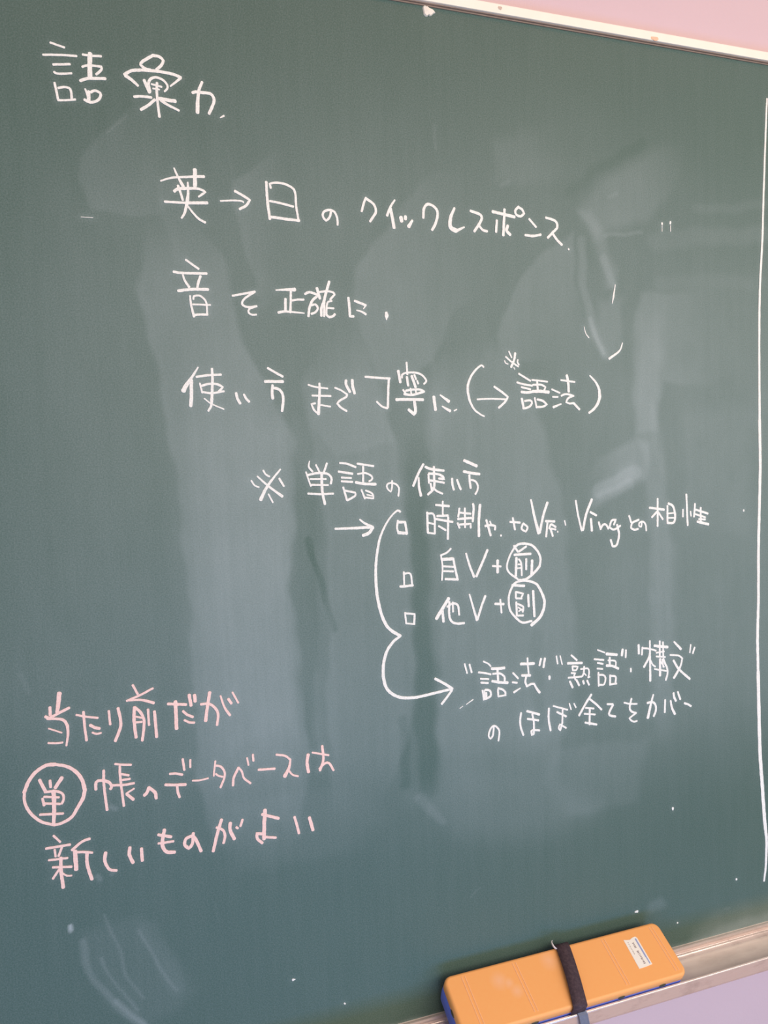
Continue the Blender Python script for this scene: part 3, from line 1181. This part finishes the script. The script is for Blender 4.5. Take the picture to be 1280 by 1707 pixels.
# chalk tray
prof = [(0.0155, 0.8515), (-0.0015, 0.8515), (-0.0040, 0.8526), (-0.0062, 0.8530), (-0.0080, 0.8520), (-0.0083, 0.8510)] + [(-0.0083 - 0.0090 * (1 - math.cos(a_ * math.pi / 2 / 12)), 0.8510 - 0.0090 * math.sin(a_ * math.pi / 2 / 12)) for a_ in range(1, 13)] + [ (-0.0400, 0.8418), (-0.0590, 0.8419), (-0.0602, 0.8430), (-0.0605, 0.8560),
        (-0.0608, 0.8578), (-0.0617, 0.8586), (-0.0626, 0.8586), (-0.0634, 0.8578), (-0.0637, 0.8566), (-0.0622, 0.8440), (-0.0618, 0.8428),
        (-0.0615, 0.8422), (-0.0600, 0.8404), (0.0155, 0.8404)]
prof = [(y, z - 0.0015 if y > -0.0090 and z > 0.845 else z) for y, z in prof]
bm = bmesh.new(); extrude_x(bm, prof, BX0 - 0.012, BX1 + 0.012); tray = link('chalk_tray', bm, M_ALU, board)
for p in tray.data.polygons:
    p.use_smooth = -0.0170 < p.center.y + 0 < -0.0083 and p.center.z > 0.8415 or p.center.y < -0.0605 and p.center.z > 0.8566
tray['label'] = 'shiny aluminium chalk tray along the lower edge'
# ------------------------------------------------------------------ eraser leaning in the tray
A = math.radians(28.2)
EX = Vector((1, 0, 0)); EY = Vector((0, -math.cos(A), -math.sin(A))); EN = Vector((0, -math.sin(A), math.cos(A)))
BLc = Vector((0.2851, -0.0145, 0.8972))
ML = Matrix.Translation(BLc) @ Matrix((( 1, 0, 0, 0), (0, math.cos(A), -math.sin(A), 0), (0, math.sin(A), math.cos(A), 0), (0, 0, 0, 1)))
er = bpy.data.objects.new('blackboard_eraser', None); COL.objects.link(er); er.matrix_world = ML; er.empty_display_size = 0.02
er['label'] = 'long orange plastic blackboard eraser with blue felt and dark strap, lying in the chalk tray'
er['category'] = 'eraser'
bpy.context.view_layer.update()
EL, EW = 0.2578, 0.0592
# local frame: x along the eraser, -y towards the viewer, z out of the plate (u, v) -> (u, -v)
def rrect(u0, u1, v0, v1, r, n=6):
    P = []
    for cx, cy, a0 in ((u1 - r, v0 + r, -90), (u1 - r, v1 - r, 0), (u0 + r, v1 - r, 90), (u0 + r, v0 + r, 180)):
        for i in range(n + 1):
            a_ = math.radians(a0 + 90 * i / n); P.append((cx + r * math.cos(a_), cy + r * math.sin(a_)))
    return P
def stack(levels):
    """levels: list of (outline, z) from top to bottom"""
    bm = bmesh.new(); R = [[bm.verts.new((u, -v, z)) for u, v in P] for P, z in levels]; n = len(R[0])
    for a_, b_ in zip(R, R[1:]):
        for i in range(n): bm.faces.new((a_[i], a_[(i + 1) % n], b_[(i + 1) % n], b_[i]))
    bm.faces.new(R[0]); bm.faces.new(R[-1][::-1]); return bm
def mod(name, bm, mat, parent=er, smooth=False):
    o = link(name, bm, mat); o.parent = parent; o.matrix_parent_inverse = Matrix()
    if smooth:
        for p in o.data.polygons: p.use_smooth = len(p.vertices) < 8
    return o
R0 = lambda i: rrect(i, EL - i, i, EW - i, 0.0085 - min(i, 0.004))
shell = mod('shell', stack([(R0(.0030), 0.0006), (R0(.0016), 0.0002), (R0(.0007), -0.0007), (R0(.0001), -0.0022), (R0(0), -0.0040), (R0(0), -0.0088), (R0(.0006), -0.0092)]), M_ORANGE, smooth=True)
fl = lambda i: rrect(i - .0006, EL - i, i, EW - i, 0.007)
felt = mod('felt_pad', stack([(fl(.0014), -0.0092), (fl(.0007), -0.0105), (fl(.0005), -0.018), (fl(.0012), -0.0285), (fl(.0025), -0.0300)]), M_FELT, smooth=True)
felt['label'] = 'blue felt pad under the orange shell'
# raised ribs moulded across the shell
def bar(name, pts, wd, z0, z1, mat, parent=er):
    (u0, v0), (u1, v1) = pts; d = Vector((u1 - u0, v1 - v0)).normalized(); nx = Vector((-d.y, d.x)) * wd / 2
    bm = bmesh.new(); q = [(u0 - nx.x, v0 - nx.y), (u0 + nx.x, v0 + nx.y), (u1 + nx.x, v1 + nx.y), (u1 - nx.x, v1 - nx.y)]
    t = [bm.verts.new((u * 1.0, -v, z1)) for u, v in q]
    b = [bm.verts.new((u + (u - (u0 + u1) / 2) * 0, -v, z0)) for u, v in q]
    bm.faces.new(t); bm.faces.new(b[::-1])
    for i in range(4): bm.faces.new((t[i], b[i], b[(i + 1) % 4], t[(i + 1) % 4]))
    es = [e for e in bm.edges if all(abs(v.co.z - z1) < 1e-6 for v in e.verts)]
    bmesh.ops.bevel(bm, geom=es, offset=wd * 0.25, segments=2, affect='EDGES')
    return mod(name, bm, mat, parent)
for u in (0.0190, 0.0765, 0.1834, 0.2446):
    for du in (0, 0.0036):
        bar('rib', [(u + du, 0.0045), (u + du + .001, 0.0535)], 0.0012, 0.0004, 0.0010, M_RIB, shell)
# strap across the middle, arching a little above the shell, tucked over both long edges
bm = bmesh.new(); NS = 22; rings = []
def strap_pt(t):
    if t < 0.06: k_ = t / 0.06; return -0.0008 - 0.0002 * math.sin(k_ * 3.1), -0.006 + 0.009 * k_
    if t > 0.90: k_ = (t - 0.90) / 0.10; return EW + 0.0010, 0.0026 - 0.0125 * k_
    k_ = (t - 0.06) / 0.84; return -0.0005 + (EW + 0.0012) * k_, 0.0020 + 0.0030 * math.sin(math.pi * k_)
for i in range(NS + 1):
    t = i / NS; v, z = strap_pt(t); u = 0.1372 + (0.1247 - 0.1372) * min(1, max(0, v / EW)); hw = 0.0080 - 0.0004 * math.sin(math.pi * t)
    rings.append((u, v, z, hw))
vt = []
for i, (u, v, z, hw) in enumerate(rings):
    a_ = rings[max(0, i - 1)]; b_ = rings[min(NS, i + 1)]; tv = Vector((b_[1] - a_[1], b_[2] - a_[2])).normalized(); nn = Vector((-tv.y, tv.x))
    if nn.y < 0 and abs(tv.y) < 0.7: nn = -nn
    th = 0.0012; vt.append([bm.verts.new((u - hw, -(v + nn.x * s), z + nn.y * s)) for s in (0, th)] + [bm.verts.new((u + hw, -(v + nn.x * s), z + nn.y * s)) for s in (th, 0)])
for a_, b_ in zip(vt, vt[1:]):
    for i in range(4): bm.faces.new((a_[i], a_[(i + 1) % 4], b_[(i + 1) % 4], b_[i]))
bm.faces.new(vt[0]); bm.faces.new(vt[-1][::-1])
strap = mod('strap', bm, M_STRAP, smooth=True)
# grey-blue strip from the strap down over the front lip of the tray (world space points)
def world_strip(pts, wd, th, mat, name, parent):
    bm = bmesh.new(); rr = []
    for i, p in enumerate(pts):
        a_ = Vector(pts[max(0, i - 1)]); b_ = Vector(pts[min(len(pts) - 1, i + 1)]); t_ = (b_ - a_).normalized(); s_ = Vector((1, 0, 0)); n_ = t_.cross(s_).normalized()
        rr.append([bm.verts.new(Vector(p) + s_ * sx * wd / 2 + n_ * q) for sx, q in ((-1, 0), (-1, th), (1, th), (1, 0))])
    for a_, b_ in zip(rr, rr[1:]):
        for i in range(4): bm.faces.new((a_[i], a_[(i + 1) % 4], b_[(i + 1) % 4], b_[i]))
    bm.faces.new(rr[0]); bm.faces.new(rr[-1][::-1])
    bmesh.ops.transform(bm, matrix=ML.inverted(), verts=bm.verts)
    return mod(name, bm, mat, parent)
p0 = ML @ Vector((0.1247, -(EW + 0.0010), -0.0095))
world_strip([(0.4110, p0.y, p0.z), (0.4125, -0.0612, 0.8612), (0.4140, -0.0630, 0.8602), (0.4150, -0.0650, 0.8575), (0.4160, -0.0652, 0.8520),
             (0.4180, -0.0653, 0.8420), (0.4200, -0.0650, 0.8300)], 0.0100, 0.0009, M_STRIP, 'lip_strip', strap)
# clear plastic loop on the back end of the strap
bm = bmesh.new(); prev = None
for i in range(9):
    a_ = math.pi * i / 8; c = Vector((0.1283 - 0.0030 * math.sin(a_) , 0.0010 + 0.0045 * math.cos(a_), 0.0040 + 0.0018 * math.sin(a_)))
    ring = [bm.verts.new(c + Vector((0, 0, 0.0009)) * s1 + Vector((0.0005, 0, 0)) * s2) for s1, s2 in ((-1, -1), (-1, 1), (1, 1), (1, -1))]
    if prev:
        for j in range(4): bm.faces.new((prev[j], prev[(j + 1) % 4], ring[(j + 1) % 4], ring[j]))
    else: bm.faces.new(ring)
    prev = ring
bm.faces.new(prev[::-1]); mod('strap_loop', bm, M_CLEAR, strap)
# dark clips that hold the felt under the rim
def clip(u, v, along_x):
    bm = bmesh.new(); bmesh.ops.create_uvsphere(bm, u_segments=12, v_segments=8, radius=1)
    for q in bm.verts:
        q.co = Vector((q.co.x * (.0044 if along_x else .0012), q.co.y * (.0012 if along_x else .0044), q.co.z * .0020)) + Vector((u, -v, -0.0082))
    mod('rim_clip', bm, M_CLIP, shell, smooth=False)
for u in (0.0770, 0.1770, 0.2275): clip(u, EW - 0.0001, True)
clip(0.0002, 0.0313, False)
# sticker with printed lines
bm = bmesh.new(); SP = [(.2078, .0107), (.2110, .0116), (.2150, .0122), (.2190, .0108), (.2226, .0104), (.2242, .0120), (.2240, .0410), (.2160, .0418), (.2071, .0420)]
t = [bm.verts.new((u, -v, 0.0009)) for u, v in SP]; b = [bm.verts.new((u, -v, 0.0005)) for u, v in SP]
bm.faces.new(t); bm.faces.new(b[::-1])
for i in range(len(SP)): bm.faces.new((t[i], b[i], b[(i + 1) % len(SP)], t[(i + 1) % len(SP)]))
st = mod('sticker', bm, M_STICKER); st['label'] = 'white paper sticker with a blue strip and fine grey print'
def flat(bm, u0, u1, v0, v1, z=0.00096):
    q = [bm.verts.new((u, -v, z)) for u, v in ((u0, v0), (u1, v0), (u1, v1), (u0, v1))]; bm.faces.new(q)
bm = bmesh.new(); flat(bm, .2208, .2226, .0125, .0330); flat(bm, .2213, .2226, .0330, .0400); mod('printed_strip', bm, M_BLUEINK, st)
bm = bmesh.new(); v = 0.0160
rr = random.Random(5)
while v < 0.0385:
    h = rr.uniform(.0005, .0011)
    if not (.0215 < v < .0235): flat(bm, .2152 + rr.uniform(-.0002, .0002), .2172 + rr.uniform(0, .0004), v, v + h)
    v += h + rr.uniform(.0004, .0009)
v = 0.0145
while v < 0.0270:
    flat(bm, .2105, .2115, v, v + .0006); v += rr.uniform(.0010, .0019)
mod('printed_text', bm, M_INK, st)

# ------------------------------------------------------------------ small loose things
# white lump stuck on the board near its top edge
PW = [(338, 225), (370, 130), (430, 85), (500, 110), (590, 88), (680, 140), (800, 165), (940, 185), (1060, 300), (930, 375), (850, 470), (740, 545), (640, 500), (610, 585), (490, 610), (390, 525), (380, 420)]
SCL = 0.0000161
bm = bmesh.new(); cx = 0.3036; cz = 1.8416
f = [bm.verts.new((cx + (x - 660) * SCL, -0.0016, cz - (y - 320) * SCL * 1.0 - (x - 660) * SCL * 0.12)) for x, y in PW]
b = [bm.verts.new((cx + (x - 660) * SCL * 1.15, -0.0001, cz - (y - 320) * SCL * 1.15 - (x - 660) * SCL * 0.12)) for x, y in PW]
c0 = bm.verts.new((cx - 0.001, -0.0026, cz))
for i in range(len(PW)):
    j = (i + 1) % len(PW); bm.faces.new((c0, f[i], f[j])); bm.faces.new((f[i], b[i], b[j], f[j]))
bm.faces.new(b[::-1])
o = link('plaster_scrap', bm, M_PAPER); o['label'] = 'small ragged white scrap stuck on the board near its top edge'; o['category'] = 'scrap'
# chalk crumbs on the tray floor
for i, (x, y, r) in enumerate([(0.575, -0.050, .0011), (0.596, -0.0465, .0009), (0.655, -0.0440, .0010)]):
    bm = bmesh.new(); bmesh.ops.create_icosphere(bm, subdivisions=1, radius=r)
    rr = random.Random(i)
    for v in bm.verts: v.co *= rr.uniform(.7, 1.15)
    for v in bm.verts: v.co += Vector((x, y, 0.8418 + r * .75))
    o = link('chalk_crumb', bm, M_PAPER)
    o['label'] = ['chalk crumb on the tray floor nearest the eraser', 'chalk crumb on the tray floor, middle of the three', 'chalk crumb on the tray floor farthest from the eraser'][i]
    o['category'] = 'chalk crumb'; o['group'] = 'chalk crumbs on the tray'
